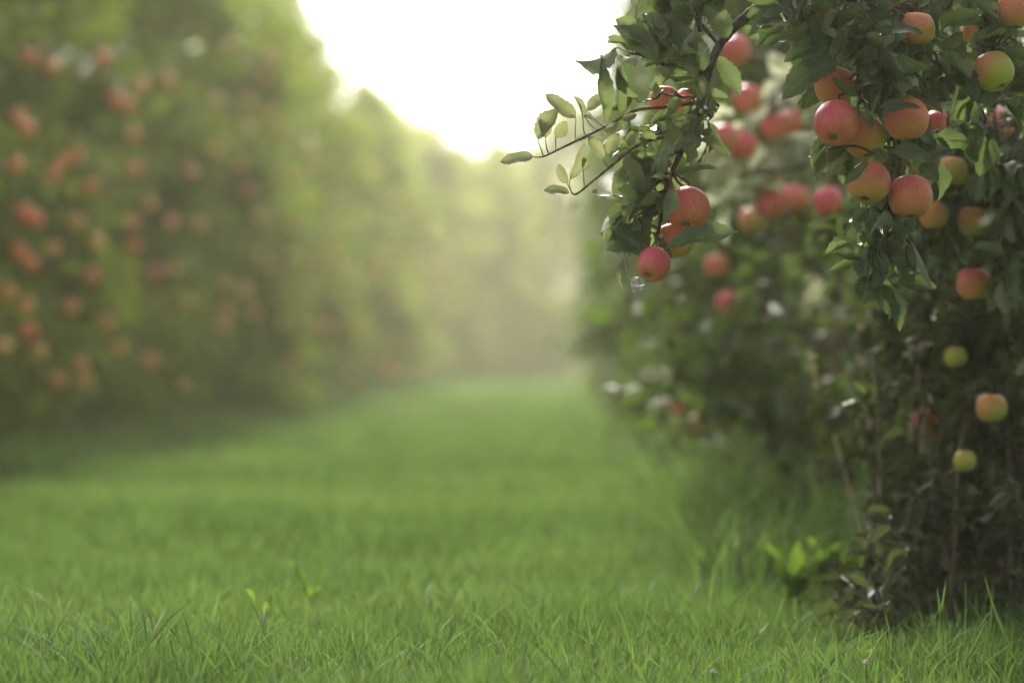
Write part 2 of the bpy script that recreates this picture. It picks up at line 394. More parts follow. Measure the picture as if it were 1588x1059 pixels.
# ------------------------------------------------------------------ grass
def grass():
    V = []; Fq = []; Ft = []; RN = []; HG = []; base = 0
    def batch(n, x0, x1, y0, y1, h0, h1, w0, clump=0.0, keep=None, lean=0.5):
        nonlocal base
        X = rng.uniform(x0, x1, n)
        Y = y0*(y1/y0)**rng.uniform(0, 1, n) if y0 > 0.5 else rng.uniform(y0, y1, n)
        if clump:
            m = rng.integers(0, n, n//7+1); cxs = X[m]; cys = Y[m]
            idx = rng.integers(0, len(m), n); sel = rng.uniform(0, 1, n) < clump
            X = np.where(sel, cxs[idx]+rng.normal(0, 0.018, n)*np.sqrt(Y/4), X); Y = np.where(sel, cys[idx]+rng.normal(0, 0.018, n)*np.sqrt(Y/4), Y)
        if keep is not None:
            k = keep(X, Y); X = X[k]; Y = Y[k]; n = len(X)
        hh = rng.uniform(h0, h1, n)*(0.75+0.5*np.abs(np.sin(X*3.1+np.sin(Y*2.3)*2)*np.cos(Y*1.9+X)))
        ww = w0*rng.uniform(0.6, 1.3, n)
        az = rng.uniform(0, 2*np.pi, n); ln = rng.uniform(0.05, lean, n)*hh*1.5
        dx, dy = np.cos(az)*ln, np.sin(az)*ln
        fa = rng.uniform(0, 2*np.pi, n); sx, sy = np.cos(fa)*ww, np.sin(fa)*ww
        Z = gz(X, Y)-0.003
        def lev(t, wf):
            b = t**1.8
            c = np.stack([X+dx*b, Y+dy*b, Z+hh*(t-0.18*t*t*(ln/hh))], -1)
            o = np.stack([sx*wf, sy*wf, 0*sx], -1); return c, o
        L = []
        for t, wf in ((0, 0.7), (0.38, 1.0), (0.74, 0.7)):
            c, o = lev(t, wf); L += [c-o, c+o]
        c, o = lev(1.0, 0); L.append(c)
        vs = np.stack(L, 1).reshape(-1, 3); V.append(vs)
        i0 = base+7*np.arange(n)[:, None]
        Fq.append(np.concatenate([i0+np.array([0, 1, 3, 2]), i0+np.array([2, 3, 5, 4])]))
        Ft.append(i0+np.array([4, 5, 6]))
        r = rng.uniform(0, 1, n); RN.append(np.repeat(r, 7)); HG.append(np.tile([0, 0, .38, .38, .74, .74, 1.0], n))
        base += 7*n
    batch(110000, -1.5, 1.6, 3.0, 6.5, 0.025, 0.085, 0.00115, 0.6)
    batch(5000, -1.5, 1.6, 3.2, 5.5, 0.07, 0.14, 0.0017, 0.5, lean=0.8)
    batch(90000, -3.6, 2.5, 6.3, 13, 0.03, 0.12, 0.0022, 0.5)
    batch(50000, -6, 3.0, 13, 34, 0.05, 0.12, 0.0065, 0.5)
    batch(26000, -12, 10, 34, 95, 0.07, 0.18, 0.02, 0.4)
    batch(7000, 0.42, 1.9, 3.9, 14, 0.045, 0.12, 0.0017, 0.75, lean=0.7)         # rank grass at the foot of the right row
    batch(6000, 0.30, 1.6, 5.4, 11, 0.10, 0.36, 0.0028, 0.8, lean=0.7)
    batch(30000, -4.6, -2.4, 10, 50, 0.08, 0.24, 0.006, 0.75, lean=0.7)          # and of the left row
    V = np.concatenate(V).astype(np.float32); Fq = np.concatenate(Fq); Ft = np.concatenate(Ft)
    me = bpy.data.meshes.new('grass')
    nq, ntg = len(Fq), len(Ft)
    me.vertices.add(len(V)); me.vertices.foreach_set('co', V.ravel())
    me.loops.add(nq*4+ntg*3); me.loops.foreach_set('vertex_index', np.concatenate([Fq.ravel(), Ft.ravel()]).astype(np.int32))
    me.polygons.add(nq+ntg)
    st = np.concatenate([np.arange(nq)*4, nq*4+np.arange(ntg)*3]).astype(np.int32)
    me.polygons.foreach_set('loop_start', st)
    me.update(calc_edges=True)
    for nm, arr in (('rnd', RN), ('hgt', HG)):
        a = me.attributes.new(nm, 'FLOAT', 'POINT'); a.data.foreach_set('value', np.concatenate(arr).astype(np.float32))
    me.materials.append(M_GRASS)
    tag(link_mesh('grass', me), 'green mown grass covering the orchard alley between the tree rows', 'grass', kind='stuff')
grass()

# ------------------------------------------------------------------ row trees
def simple_leaves(name, mat, n, H, Rx, Ry, z0, seed, L=0.075, top=0.25, branches=60, loose=0.13, clump=0.0):
    """branches (mesh) and a crown of small folded leaves strung along them"""
    rs = np.random.default_rng(seed); random.seed(seed)
    limbs = MB(); cs = []; wts = []
    # trunk
    tp = [Vector((0.03*math.sin(z*1.7+seed), 0.03*math.cos(z*1.3+seed), z)) for z in np.linspace(-0.05, H*0.93, 14)]
    tr = MB(); tube(tr, tp, 0.048, 0.008, 9, 0.18)
    for b in range(branches):
        t = (b+random.random())/branches
        z = z0+(H-z0)*t*0.95
        prof = (0.62+0.38*math.sin(math.pi*min(1, (t*1.35+0.12)))) if t < 0.6 else max(top, 1-(t-0.6)/0.4*(1-top))
        az = b*2.39996+random.uniform(-.4, .4)
        l = prof*random.uniform(0.62, 1.12)
        end = Vector((math.cos(az)*Rx*l, math.sin(az)*Ry*l, z+random.uniform(-0.30, 0.28)))
        st = Vector((0, 0, max(0.25, z-0.25)))
        mid = (st+end)/2+Vector((0, 0, random.uniform(0.0, 0.22)))
        pts = catmull([st, mid, end, end+Vector((math.cos(az)*0.1, math.sin(az)*0.1, -0.12))], 4)
        tube(limbs, pts, 0.013, 0.003, 4)
        for q in pts[3:]: cs.append(q); wts.append(0.45+0.55*(q.xy.length/ (Rx*prof+0.01)))
        for k in range(4):
            q = pts[random.randrange(4, len(pts))]; e2 = q+rv()*0.25
            tube(limbs, [q, (q+e2)/2, e2], 0.005, 0.002, 3)
            for s_ in (0.4, 0.7, 1.0): cs.append(q.lerp(e2, s_)); wts.append(1.0)
    cs = np.array([tuple(c) for c in cs]); wts = np.array(wts); wts /= wts.sum()
    idx = rs.choice(len(cs), n, p=wts)
    c = cs[idx]+rs.normal(0, loose*0.6, (n, 3))
    fl = lambda q, k: (np.sin(q[:, 0]*k+seed)+np.sin(q[:, 1]*k*1.1+seed*2+q[:, 2])+np.sin(q[:, 2]*k*0.9+seed*3+q[:, 0]*2))/3
    if clump:                                # leafy sprays with hollows between them
        kp = fl(c, 4.2)+0.5*fl(c, 9.0) > rs.uniform(-1.0, 0.15, n)*clump-0.02; c = c[kp]; n = len(c)
    tone = np.clip(0.5+0.75*fl(c, 3.1)+rs.normal(0, .22, n), 0, 0.89); tone = np.where(rs.uniform(0, 1, n) < .05, .95, tone)
    ax = rs.normal(0, 1, (n, 3)); ax[:, 2] -= 0.5; ax /= np.linalg.norm(ax, axis=1)[:, None]
    up = rs.normal(0, 0.8, (n, 3)); up[:, 2] += 0.8
    up -= ax*(up*ax).sum(1)[:, None]; up /= np.linalg.norm(up, axis=1)[:, None]
    s = np.cross(up, ax); l = (L*rs.uniform(0.65, 1.25, n))[:, None]; wdt = l*0.27
    a = c; b_ = c+ax*l*0.45-up*l*0.03; t_ = c+ax*l-up*l*0.12
    lf = c+ax*l*0.4+s*wdt+up*l*0.07; rt = c+ax*l*0.4-s*wdt+up*l*0.07
    lf2 = c+ax*l*0.75+s*wdt*0.6+up*l*0.0; rt2 = c+ax*l*0.75-s*wdt*0.6+up*l*0.0
    V = np.stack([a, b_, t_, lf, rt, lf2, rt2], 1).reshape(-1, 3)
    V[:, 2] = np.maximum(V[:, 2], 0.05)
    i0 = 7*np.arange(n)[:, None]
    F = np.concatenate([i0+np.array([0, 1, 5, 3])[[0, 1, 2, 3]], i0+np.array([0, 4, 6, 1])])
    T = np.concatenate([i0+np.array([1, 2, 5]), i0+np.array([1, 6, 2])])
    me = bpy.data.meshes.new(name)
    me.vertices.add(len(V)); me.vertices.foreach_set('co', V.astype(np.float32).ravel())
    me.loops.add(F.size+T.size); me.loops.foreach_set('vertex_index', np.concatenate([F.ravel(), T.ravel()]).astype(np.int32))
    me.polygons.add(len(F)+len(T))
    me.polygons.foreach_set('loop_start', np.concatenate([np.arange(len(F))*4, F.size+np.arange(len(T))*3]).astype(np.int32))
    me.update(calc_edges=True)
    at = me.attributes.new('rnd', 'FLOAT', 'POINT'); at.data.foreach_set('value', np.repeat(tone, 7).astype(np.float32))
    me.polygons.foreach_set('use_smooth', [True]*len(me.polygons)); me.materials.append(mat)
    return tr, limbs, me

def make_tree(label, loc, rz, proto, sc=1.0, group=None, szz=1.0):
    root = empty('apple_tree', loc, rz); tag(root, label, 'tree', group)
    root.scale = (sc, sc, sc*szz)
    for nm, me in proto: link_mesh(nm, me, root)
    return root
def proto_of(name, mat, *a, **k):
    tr, limbs, cr = simple_leaves(name, mat, *a, **k)
    o1 = tr.build('trunk', M_BARK); o2 = limbs.build('limbs', M_TWIG)
    ms = [('trunk', o1.data), ('limbs', o2.data), ('crown', cr)]
    bpy.data.objects.remove(o1); bpy.data.objects.remove(o2)
    return ms
LP = [proto_of('crown', M_LEAF_L, 36000, 4.9, 0.90, 1.60, 0.25, 11+i, L=0.09, clump=0.3, top=0.55, loose=0.2) for i in range(3)]
RP = [proto_of('crown', M_LEAF_R, 19000, 4.6, 0.54, 1.25, 0.12, 31+i, L=0.08, clump=0.2) for i in range(2)]
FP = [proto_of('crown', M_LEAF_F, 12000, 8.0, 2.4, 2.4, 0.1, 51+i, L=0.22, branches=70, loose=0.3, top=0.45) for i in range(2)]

LX = -3.72
ords = ['nearest', 'second', 'third', 'fourth', 'fifth', 'sixth', 'seventh', 'eighth', 'ninth', 'tenth', 'eleventh', 'twelfth', 'thirteenth', 'fourteenth', 'fifteenth']
ly = [12.2, 14.5, 16.9, 19.4, 22.1, 25.0, 28.2, 31.8, 36.0, 41.0, 47.0, 54.0]
for i, y in enumerate(ly):
    extra = ('dark leafy apple tree cropped by the left edge of the photo, nearest in its row' if i == 0 else
             'blurred apple tree full of red fruit, %s from the near end of the left row' % ords[i] if i < 6 else
             'pale hazy apple tree, %s from the near end of the left row' % ords[i])
    make_tree(extra, (LX+random.uniform(-.12, .12), y, 0), random.choice([0, math.pi])+random.uniform(-.2, .2), LP[i % 3],
              (1.05, 1.08, 1.04, 1.10, 1.13, 1.08)[i] if i < 6 else 1.06+0.07*math.sin(i*2.3), 'apple trees of the left row', 1.0 if i < 6 else 0.98)
RX = 0.98
ry = [8.0, 10.2, 12.1, 14.7, 17.5, 20.5, 24.0, 28.0, 33.0, 39.0, 46.0, 54.0]
RT = []
for i, y in enumerate(ry):
    lab = ('apple tree with a bare tan trunk foot standing just behind the sharp apple clusters' if i == 0 else
           'blurred dark apple tree, %s behind the sharp apple tree on the right' % ords[i])
    RT += [make_tree(lab, ((0.84 if i == 0 else RX-0.03*min(i, 4))+random.uniform(-.05, .05), y, 0), random.choice([0, math.pi])+random.uniform(-.2, .2), RP[i % 2],
              1.0+0.05*math.sin(i*1.9), 'apple trees of the right row')]
for i, y in enumerate((5.5, 8.2, 10.9, 13.6, 16.3, 19, 22, 25.5)):
    make_tree('dark apple tree of the next row glimpsed through gaps in the right row', (4.7+random.uniform(-.15, .15), y, 0), i*1.1, RP[i % 2], 1.05, 'apple trees of the next row to the right')
for i, y in enumerate((2.3, -0.3)):
    make_tree('apple tree continuing the right row, added out of view to shade the lower right', (1.35, y, 0), i*1.7, RP[i % 2], 1.0, 'right row trees added out of view for shade')  # unseen trees added to block sky light and darken the lower right
for i, y in enumerate((9.4, 6.7)):
    make_tree('apple tree continuing the left row, added out of view to darken the left edge', (LX, y, 0), i*1.7, LP[i % 3], 1.0, 'left row trees added out of view for shade')  # unseen trees added to block sky light and darken the left edge
for i, y in enumerate((13, 15.8, 18.6, 21.4, 24.3, 27.5, 31, 35, 40, 46)):
    make_tree('dark apple tree of the outer row glimpsed through gaps in the left row', (LX-3.9, y, 0), i*1.3, LP[i % 3], 1.0, 'apple trees of the outer row to the left', 0.92)
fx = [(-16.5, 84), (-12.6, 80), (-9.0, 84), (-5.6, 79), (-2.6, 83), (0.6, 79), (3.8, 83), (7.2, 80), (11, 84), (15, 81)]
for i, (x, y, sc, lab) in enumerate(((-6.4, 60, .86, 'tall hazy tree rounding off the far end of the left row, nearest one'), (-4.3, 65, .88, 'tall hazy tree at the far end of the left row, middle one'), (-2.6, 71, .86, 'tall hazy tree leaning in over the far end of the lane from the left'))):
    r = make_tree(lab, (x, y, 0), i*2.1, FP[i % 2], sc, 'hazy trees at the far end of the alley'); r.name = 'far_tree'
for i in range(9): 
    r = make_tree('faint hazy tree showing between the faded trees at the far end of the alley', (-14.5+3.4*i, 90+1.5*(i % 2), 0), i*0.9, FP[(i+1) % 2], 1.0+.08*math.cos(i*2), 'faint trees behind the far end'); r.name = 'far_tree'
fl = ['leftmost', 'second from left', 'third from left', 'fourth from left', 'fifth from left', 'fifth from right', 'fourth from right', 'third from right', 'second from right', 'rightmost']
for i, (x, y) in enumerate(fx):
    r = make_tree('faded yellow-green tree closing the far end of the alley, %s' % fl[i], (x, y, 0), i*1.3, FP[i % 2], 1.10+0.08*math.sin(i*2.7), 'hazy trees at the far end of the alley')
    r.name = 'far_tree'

# ------------------------------------------------------------------ apples
def apple_mesh(seed, seg=36, mat=None):
    random.seed(seed)
    ctrl = [(0, .60), (.06, .63), (.14, .71), (.28, .82), (.46, .86), (.67, .77), (.85, .57), (.965, .27), (1.0, -.02), (.96, -.30), (.86, -.54), (.71, -.73), (.54, -.85), (.36, -.90), (.20, -.85), (.07, -.78), (0, -.77)]
    pr = catmull([(a, 0, b) for a, b in ctrl], 3)
    ph = random.random()*6; asym = random.uniform(-.04, .04)
    vs = []; fs = []; R0 = 0.0378
    rings = [p for p in pr if p.x > 1e-4]
    for p in rings:
        for k in range(seg):
            th = 2*math.pi*k/seg
            lob = 1+0.022*math.cos(5*th+ph)*max(0, -p.z)**1.0+0.014*math.cos(2*th+ph)+0.01*math.cos(3*th)
            r = p.x*lob*R0
            vs.append((r*math.cos(th), r*math.sin(th), (p.z*(1+asym*math.cos(th)))*R0))
    n = len(rings)
    for i in range(n-1):
        for k in range(seg):
            k2 = (k+1) % seg; fs.append((i*seg+k, (i+1)*seg+k, (i+1)*seg+k2, i*seg+k2))
    fs.append(tuple(range(seg))); fs.append(tuple((n-1)*seg+k for k in range(seg))[::-1])
    me = bpy.data.meshes.new('flesh'); me.from_pydata(vs, [], fs)
    me.polygons.foreach_set('use_smooth', [True]*len(me.polygons)); me.materials.append(mat or M_APPLE); me.update()
    return me
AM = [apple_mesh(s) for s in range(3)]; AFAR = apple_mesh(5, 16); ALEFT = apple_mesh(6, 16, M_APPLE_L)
def stem_mesh():
    mb = MB(); tube(mb, catmull([(0, 0, .021), (0.001, 0, .033), (.003, .001, .046), (.006, .002, .056)], 3), 0.0012, 0.0019, 6)
    o = mb.build('stem', M_STEM); me = o.data; bpy.data.objects.remove(o); return me
def calyx_mesh():
    mb = MB()
    for k in range(5):
        a = k*2*math.pi/5; c, s = math.cos(a), math.sin(a)
        mb.add([(0.001*c, .001*s, -.0270), (.0035*c-.0022*s, .0035*s+.0022*c, -.0300), (.0075*c, .0075*s, -.0335), (.0035*c+.0022*s, .0035*s-.0022*c, -.0300)], [(0, 1, 2, 3)])
    mb.add([(0.0035*math.cos(a), 0.0035*math.sin(a), -.0285) for a in np.linspace(0, 2*math.pi, 7)[:-1]], [(0, 1, 2, 3, 4, 5)])
    o = mb.build('calyx', M_CALYX); me = o.data; bpy.data.objects.remove(o); return me
STEM = stem_mesh(); CAL = calyx_mesh()
ANCH = []                                  # world points the near stems hang from
def apple(loc, rad, red, green, label, tilt=(0, 0), spin=0, near=True, group=None, mesh=None):
    """tilt = (toward camera, toward the left) in degrees for the calyx end"""
    name = 'apple'
    sc = rad/0.0378
    rot = Matrix.Rotation(R(tilt[1]), 4, 'Y') @ Matrix.Rotation(-R(tilt[0]), 4, 'X') @ Matrix.Rotation(R(spin), 4, 'Z')
    if near:
        o = empty(name, loc); o.empty_display_size = 0.04
        b = link_mesh('flesh', mesh or AM[int(abs(loc[0])*1000) % 3], o); b.color = (red, green, 0, 1)
        link_mesh('stem', STEM, o); link_mesh('calyx', CAL, o)
        ANCH.append(Vector(loc)+rot @ (Vector((.006, .002, .056))*sc))
    else:
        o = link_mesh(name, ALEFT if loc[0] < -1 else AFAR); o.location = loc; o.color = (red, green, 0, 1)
    o.rotation_euler = rot.to_euler(); o.scale = (sc,)*3
    tag(o, label, 'apple', group)
    return o

near = [ # px, py, radius px, distance, red, green, tilt toward camera, tilt to the left, label
 (1067, 324, 34.5, 4.10, .96, .2, 32, 10, 'large bright red apple, largest of the sharp hanging cluster left of the tree'),
 (1045, 373, 29.5, 4.17, .42, .9, 5, -15, 'yellow-orange apple tucked behind the leaf between two bright red apples'),
 (1013, 410, 27.0, 4.08, .86, .3, 38, 25, 'small red and yellow apple, lowest of the sharp hanging cluster'),
 (1030, 157, 25.0, 4.20, .58, .3, 0, 0, 'orange apple half hidden by leaves above the end twigs'),
 (1066, 158, 21.0, 4.26, .60, .3, 0, 10, 'orange-red apple peeping through leaves beside the main hanging branch'),
 (1048, 300, 21.0, 4.24, .75, .4, 0, 0, 'red apple almost hidden by leaves just left of the largest bright red apple'),
 (1297, 191, 35.0, 4.05, .90, .5, 34, 14, 'pinkish red apple with dark calyx showing, left of the right-hand cluster'),
 (1341, 213, 33.0, 4.14, .56, .8, 12, -8, 'orange and green apple pressed against the pinkish red apple'),
 (1406, 185, 35.0, 4.10, .62, .6, 5, 0, 'orange-red apple under a dark leaf that crosses its upper left'),
 (1348, 284, 33.5, 4.08, .58, .7, 25, 18, 'orange apple with a pale leaf lying across its left shoulder'),
 (1412, 306, 35.0, 4.10, .68, .5, 14, 0, 'round salmon orange apple, lowest of the right-hand cluster'),
 (1294, 133, 31.0, 4.20, .55, .5, 0, 0, 'shaded orange apple hidden by leaves above the pinkish red apple'),
 (1344, 126, 20.0, 4.30, .45, .6, 0, 0, 'small shaded orange apple behind leaves above the orange and green apple'),
 (1421, 46, 29.0, 4.15, .60, .5, 0, 0, 'orange apple near the top edge with leaf shadows across it'),
 (1541, 111, 31.5, 4.20, .34, .9, 18, -20, 'dull green and red apple hanging alone by its stem near the right edge'),
 (1476, 267, 25.0, 4.75, .35, 1., 10, 0, 'yellow-green apple with a red blush right of the salmon orange apple'),
 (1510, 343, 24.5, 4.80, .38, .9, 0, 0, 'small yellow and orange apple, a little blurred, in the dark foliage'),
 (1448, 333, 23.0, 4.75, .50, .6, 0, 0, 'pale orange apple partly hidden behind the salmon orange apple'),
 (1510, 440, 27.0, 4.80, .62, .7, 0, 0, 'blurred red-orange apple half covered by a dark leaf, mid right'),
 (1276, 24, 17.0, 4.22, .95, .1, 0, 0, 'bright red apple showing only a sliver among leaves at the top'),
 (1453, 190, 19.0, 4.60, .86, .3, 0, 0, 'red apple peeping out right of the orange-red apple'),
 (1576, 14, 30.0, 4.20, .52, .5, 0, 0, 'dark russet apple in the top right corner'),
 (1513, 48, 22.0, 4.50, .45, .6, 0, 0, 'dim orange apple behind leaves close to the top right corner'),
 (1538, 632, 24.0, 4.90, .40, .9, 0, 0, 'small yellow apple with orange blush, low at the right edge'),
 (1496, 714, 18, 4.95, .12, 1., 0, 0, 'tiny green-yellow apple low in the dark foliage'),
 (1482, 553, 18.0, 5.10, .15, 1., 0, 0, 'dim green apple in shade below the blurred red-orange apple'),
]
HID = {1030: .5, 1066: .4, 1048: .4, 1294: .6, 1344: .4, 1276: .7, 1421: .8, 1448: .7, 1453: .7, 1513: .5, 1482: .7, 1045: 1.0}
for px, py, rp, d, red, gr, tc_, tl, lab in near:
    KEEP.append((px, py, rp*HID.get(px, 1.12), d))
    random.seed(int(px))
    apple(P(px, py, d), rp*K*d, red, gr, lab, (tc_, tl), spin=random.uniform(160, 260), near=True)

mid = [ # blurred apples of the second tree on the right
 (1142, 77, 6.3, .95, 'blurred red apple beside the bend of the main hanging branch'),
 (1160, 153, 6.4, .85, 'blurred red apple right of the leafy hanging branch'),
 (1123, 214, 6.2, .92, 'left one of a blurred pair of red apples above the pale leaves'),
 (1152, 226, 6.3, .95, 'right one of a blurred pair of red apples above the pale leaves'),
 (1203, 197, 6.5, .90, 'blurred deep red apple left of the pinkish red apple'),
 (1228, 190, 6.8, .80, 'blurred dark red apple immediately left of the pinkish red apple'),
 (1194, 319, 6.4, .90, 'leftmost of three blurred red apples in a line below the pale leaves'),
 (1231, 308, 6.3, .95, 'middle of three blurred red apples in a line below the pale leaves'),
 (1283, 312, 6.2, .85, 'rightmost of three blurred red apples in a line, large with green rim'),
 (1545, 188, 6.2, .90, 'upper of two small blurred red apples at the right edge'),
 (1553, 205, 6.3, .80, 'lower of two small blurred red apples at the right edge'),
 (1166, 342, 7.0, .60, 'blurred orange apple below the line of three red apples'),
 (1110, 412, 7.3, .60, 'dull blurred apple right of the lowest sharp red apple'),
 (1055, 630, 7.9, .75, 'blurred orange-red apple low on the alley side of the right row'),
 (1078, 662, 7.9, .65, 'blurred dull red apple lowest on the alley side of the right row'),
 (1215, 657, 7.6, .55, 'blurred orange apple above the tan trunk foot'),
 (1130, 470, 7.2, .70, 'blurred faint red apple in the dark crown below the sharp cluster'),
 (1441, 656, 5.6, .6, 'tiny orange apple glimpsed between dry stalks on the lower right'),
]
for px, py, d, red, lab in mid:
    KEEP.append((px, py, 17, d))
    random.seed(int(px)+3)
    apple(P(px, py, d*0.985), 0.0385, red, .5, lab, (random.uniform(0, 20), random.uniform(-20, 20)), spin=random.uniform(120, 240), near=False)

left = [(160,92,.95),(178,155,1.),(197,163,1.),(220,133,.8),(262,126,.6),(207,210,.85),(210,263,.95),(83,270,1.),(116,242,.9),(335,235,.7),
 (297,267,.75),(37,330,1.),(55,340,1.),(143,430,.95),(45,515,.95),(118,346,.55),(207,380,.7),(238,425,.85),(265,345,.7),(400,335,.7),
 (425,412,.85),(497,507,.9),(385,296,.9),(310,350,.5),(404,392,.45),(440,468,.35),(438,500,.3),(234,560,.6),(125,565,.6),(95,255,.8),
 (25,258,.8),(80,104,.7),(48,90,.8),(455,278,.75),(28,182,.85),(42,200,.8),(140,290,.9),(205,345,.6),(232,318,.5),(150,375,.6),
 (82,385,.55),(30,390,.8),(48,410,.85),(12,455,.8),(110,478,.7),(40,475,.55),(165,500,.5),(185,540,.7),(5,540,.6),(60,545,.4),
 (90,590,.6),(130,590,.45),(283,598,.4),(290,470,.3),(270,420,.3),(345,505,.35),(350,440,.4),(380,455,.6),(450,395,.6),(485,430,.45),
 (520,455,.5),(560,330,.5),(590,400,.55),(455,560,.8),(545,545,.5),(600,520,.6),(640,400,.4),(470,90,.6),(425,95,.6),(540,110,.5),(515,315,.5),
 (335,155,.4),(355,70,.4),(580,440,.5),(620,470,.45),(650,520,.5),(690,440,.4),(660,380,.4)]
def colr(r): return 'red' if r >= .8 else 'orange-red' if r >= .65 else 'orange' if r >= .48 else 'yellow-orange'
spc = {0: 'blurred vivid %s apple in the left row, topmost at the upper left', 1: 'left one of two touching blurred %s apples high in the left row',
       2: 'right one of two touching blurred %s apples high in the left row', 3: 'blurred %s apple above the touching pair',
       4: 'lone blurred %s apple right of the touching pair', 6: 'bright blurred %s apple in the middle of the near left row, alone',
       11: 'left one of a blurred %s apple pair close to the left edge', 12: 'right one of a blurred %s apple pair close to the left edge',
       13: 'blurred vivid %s apple hanging alone at mid height of the left row', 14: 'blurred %s apple low on the left beside the edge of the photo',
       21: 'large blurred %s apple beside the dark hollow where the left row turns hazy', 22: 'large blurred %s apple above the dark hollow at the foot of the left row'}
for i, (px, py, red) in enumerate(left):
    random.seed(900+i)
    pos = at_lateral(px, py, (-2.44 if px < 150 else -2.38 if px < 260 else -2.30)+random.uniform(-.06, .06)); rr_ = red; red = red*0.8
    zone = 'near end' if px < 150 else 'middle' if px < 330 else 'hazy far end'
    hgt = 'high up' if py < 200 else 'at mid height' if py < 430 else 'low down'
    if i in spc: apple(pos, 0.038, red, .2, spc[i] % colr(rr_), (0, 0), spin=200, near=False)
    else: apple(pos, random.uniform(.033, .037), red, .3, 'blurred %s apple %s in the %s of the left row' % (colr(rr_), hgt, zone), (0, 0),
                spin=random.uniform(120, 240), near=False, group='blurred %s apples %s in the %s of the left row' % (colr(rr_), hgt, zone))

for i in range(95):
    random.seed(4000+i); y = random.uniform(17, 48)
    x = LX+1.3+random.uniform(-.1, .1); z = random.uniform(.35, 3.2)
    apple((x, y, z), .04, random.uniform(.25, .75), .3, 'small faint orange apple in the hazy far half of the left row', (0, 0), spin=random.uniform(120, 240), near=False,
          group='faint orange apples in the hazy far half of the left row')
# ------------------------------------------------------------------ the sharp tree
tree = empty('apple_tree', (0.95, 5.55, 0)); tag(tree, 'sharply focused dark-leaved apple tree at the right edge bearing clusters of ripe apples', 'tree')
O = Vector((0.95, 5.55, 0))
random.seed(21)
tk = MB(); tp = catmull([O+Vector(v) for v in ((0, 0, -.04), (.02, .01, .4), (-.03, .03, .9), (.02, .0, 1.5), (0, .05, 2.3), (.05, 0, 3.2))], 6)
tube(tk, tp, 0.05, 0.018, 12, 0.15); tk.build('trunk', M_BARK, tree, O)
def TP(z): return min(tp, key=lambda p: abs(p.z-z)).copy()

BR = []   # (points, leaf-builder)
def branch(pts, r0, r1, mat=None, leaves=None, spurs=0, sp_range=(0.1, 1), n=(4, 7), L=0.07, down=.35, jit=0.03, lmat=None, dirv=(0, 0, -0.3), twigs=0, tw_len=0.10):
    mb = MB(); lb = MB(); ps = catmull(pts, 8); tube(mb, ps, r0, r1, 8, 0.22)
    for k in range(spurs):
        t = sp_range[0]+(sp_range[1]-sp_range[0])*(k+random.random())/max(1, spurs)
        p = ps[min(len(ps)-1, int(t*(len(ps)-1)))]
        q = p+rv()*jit
        tube(mb, [p, (p+q)/2+rv()*0.003, q], 0.0028, 0.0022, 5, 0.3)
        spur(lb, q, Vector(dirv)+rv()*0.4, random.randint(*n), L, down)
    for k in range(twigs):
        t = random.uniform(*sp_range); p = ps[min(len(ps)-1, int(t*(len(ps)-1)))]
        e = p+(rv()+Vector(dirv)).normalized()*tw_len*random.uniform(.6, 1.4)
        m_ = (p+e)/2+rv()*0.012
        tw = catmull([p, m_, e], 5); tube(mb, tw, 0.0026, 0.0014, 5, 0.2)
        for j in (3, 5, 7, 9, 10):
            if j < len(tw): spur(lb, tw[j], (e-p), random.randint(1, 2), L, down)
        spur(lb, e, (e-p), random.randint(3, 5), L, down)
    if leaves: 
        for lf in leaves: lf(mb, lb, ps)
    b = mb.build('branch', mat or M_TWIG, tree, O)
    if lb.n: lb.build('leaves', lmat or M_LEAF, b, O)
    BR.append((b, ps))
    return b, ps
def PL(bx, by, tx, ty, d=4.1, face=(-.2, -1, .4), wr=.5, fold=.3, curl=.2, pet=None, dt=0.0, twist=0., wave=.03):
    """hand-placed leaf: base pixel, tip pixel; pet = pixel of its foot on the twig"""
    def f(mb, lb, ps):
        fp = None
        if pet is not None:
            fp = min(ps, key=lambda q: (q-P(pet[0], pet[1], d)).length)
        leaf(lb, P(bx, by, d), P(tx, ty, d+dt), face, wr*1.2, fold, curl, wave, twist, petiole=fp)
    return f

D = 4.1
# main hanging branch: from the trunk over the top edge, down to the three apples
start = TP(1.55)
branch([start, P(1390, -150, 4.45), P(1260, -50, 4.2), P(1188, 2, D), P(1150, 32, D), P(1116, 70, D), P(1099, 112, D), P(1090, 150, D), P(1076, 192, D+.01), P(1058, 232, D+.02),
        P(1042, 268, D+.02), P(1031, 302, D+.03), P(1024, 345, D+.03), P(1019, 368, D+.02)], 0.011, 0.0026, spurs=14, sp_range=(.42, .97), n=(3, 5), L=0.076, jit=.035, dirv=(-.35, -.2, -.2), lmat=M_LEAFM,
       leaves=[PL(1035, 384, 1144, 360, D-.045, (.1, -.75, .8), .36, .35, .10, pet=(1019, 368), dt=-.05, twist=.4),
               PL(1008, 384, 944, 352, D-.01, (-.3, -1, .3), .40, .8, -.1, pet=(1020, 366), twist=.5),
               PL(998, 398, 936, 390, D-.02, (.2, -.8, .9), .5, .5, .2, pet=(1020, 368)),
               PL(1006, 384, 980, 372, D-.0, (0, -1, .1), .7, .2, .1, pet=(1020, 366)),
               PL(968, 402, 966, 448, D, (-.9, -.6, 0), .35, .7, .2),
               PL(1085, 176, 1112, 158, D-.03), PL(1085, 205, 1118, 215, D-.03, wr=.45),
               PL(1070, 268, 1112, 262, D-.04, (0, -.6, 1), .42, .5, .25, pet=(1046, 262)),
               PL(1045, 290, 1030, 340, D-.05, (-.2, -1, 0), .4), PL(1092, 110, 1070, 50, D-.03), PL(1110, 88, 1148, 150, D+.02, (.5, -1, 0), .4),
               PL(1080, 118, 1062, 66, D-.03, wr=.45), PL(1130, 60, 1092, 8, D-.02), PL(1150, 40, 1178, 62, D, wr=.45)])
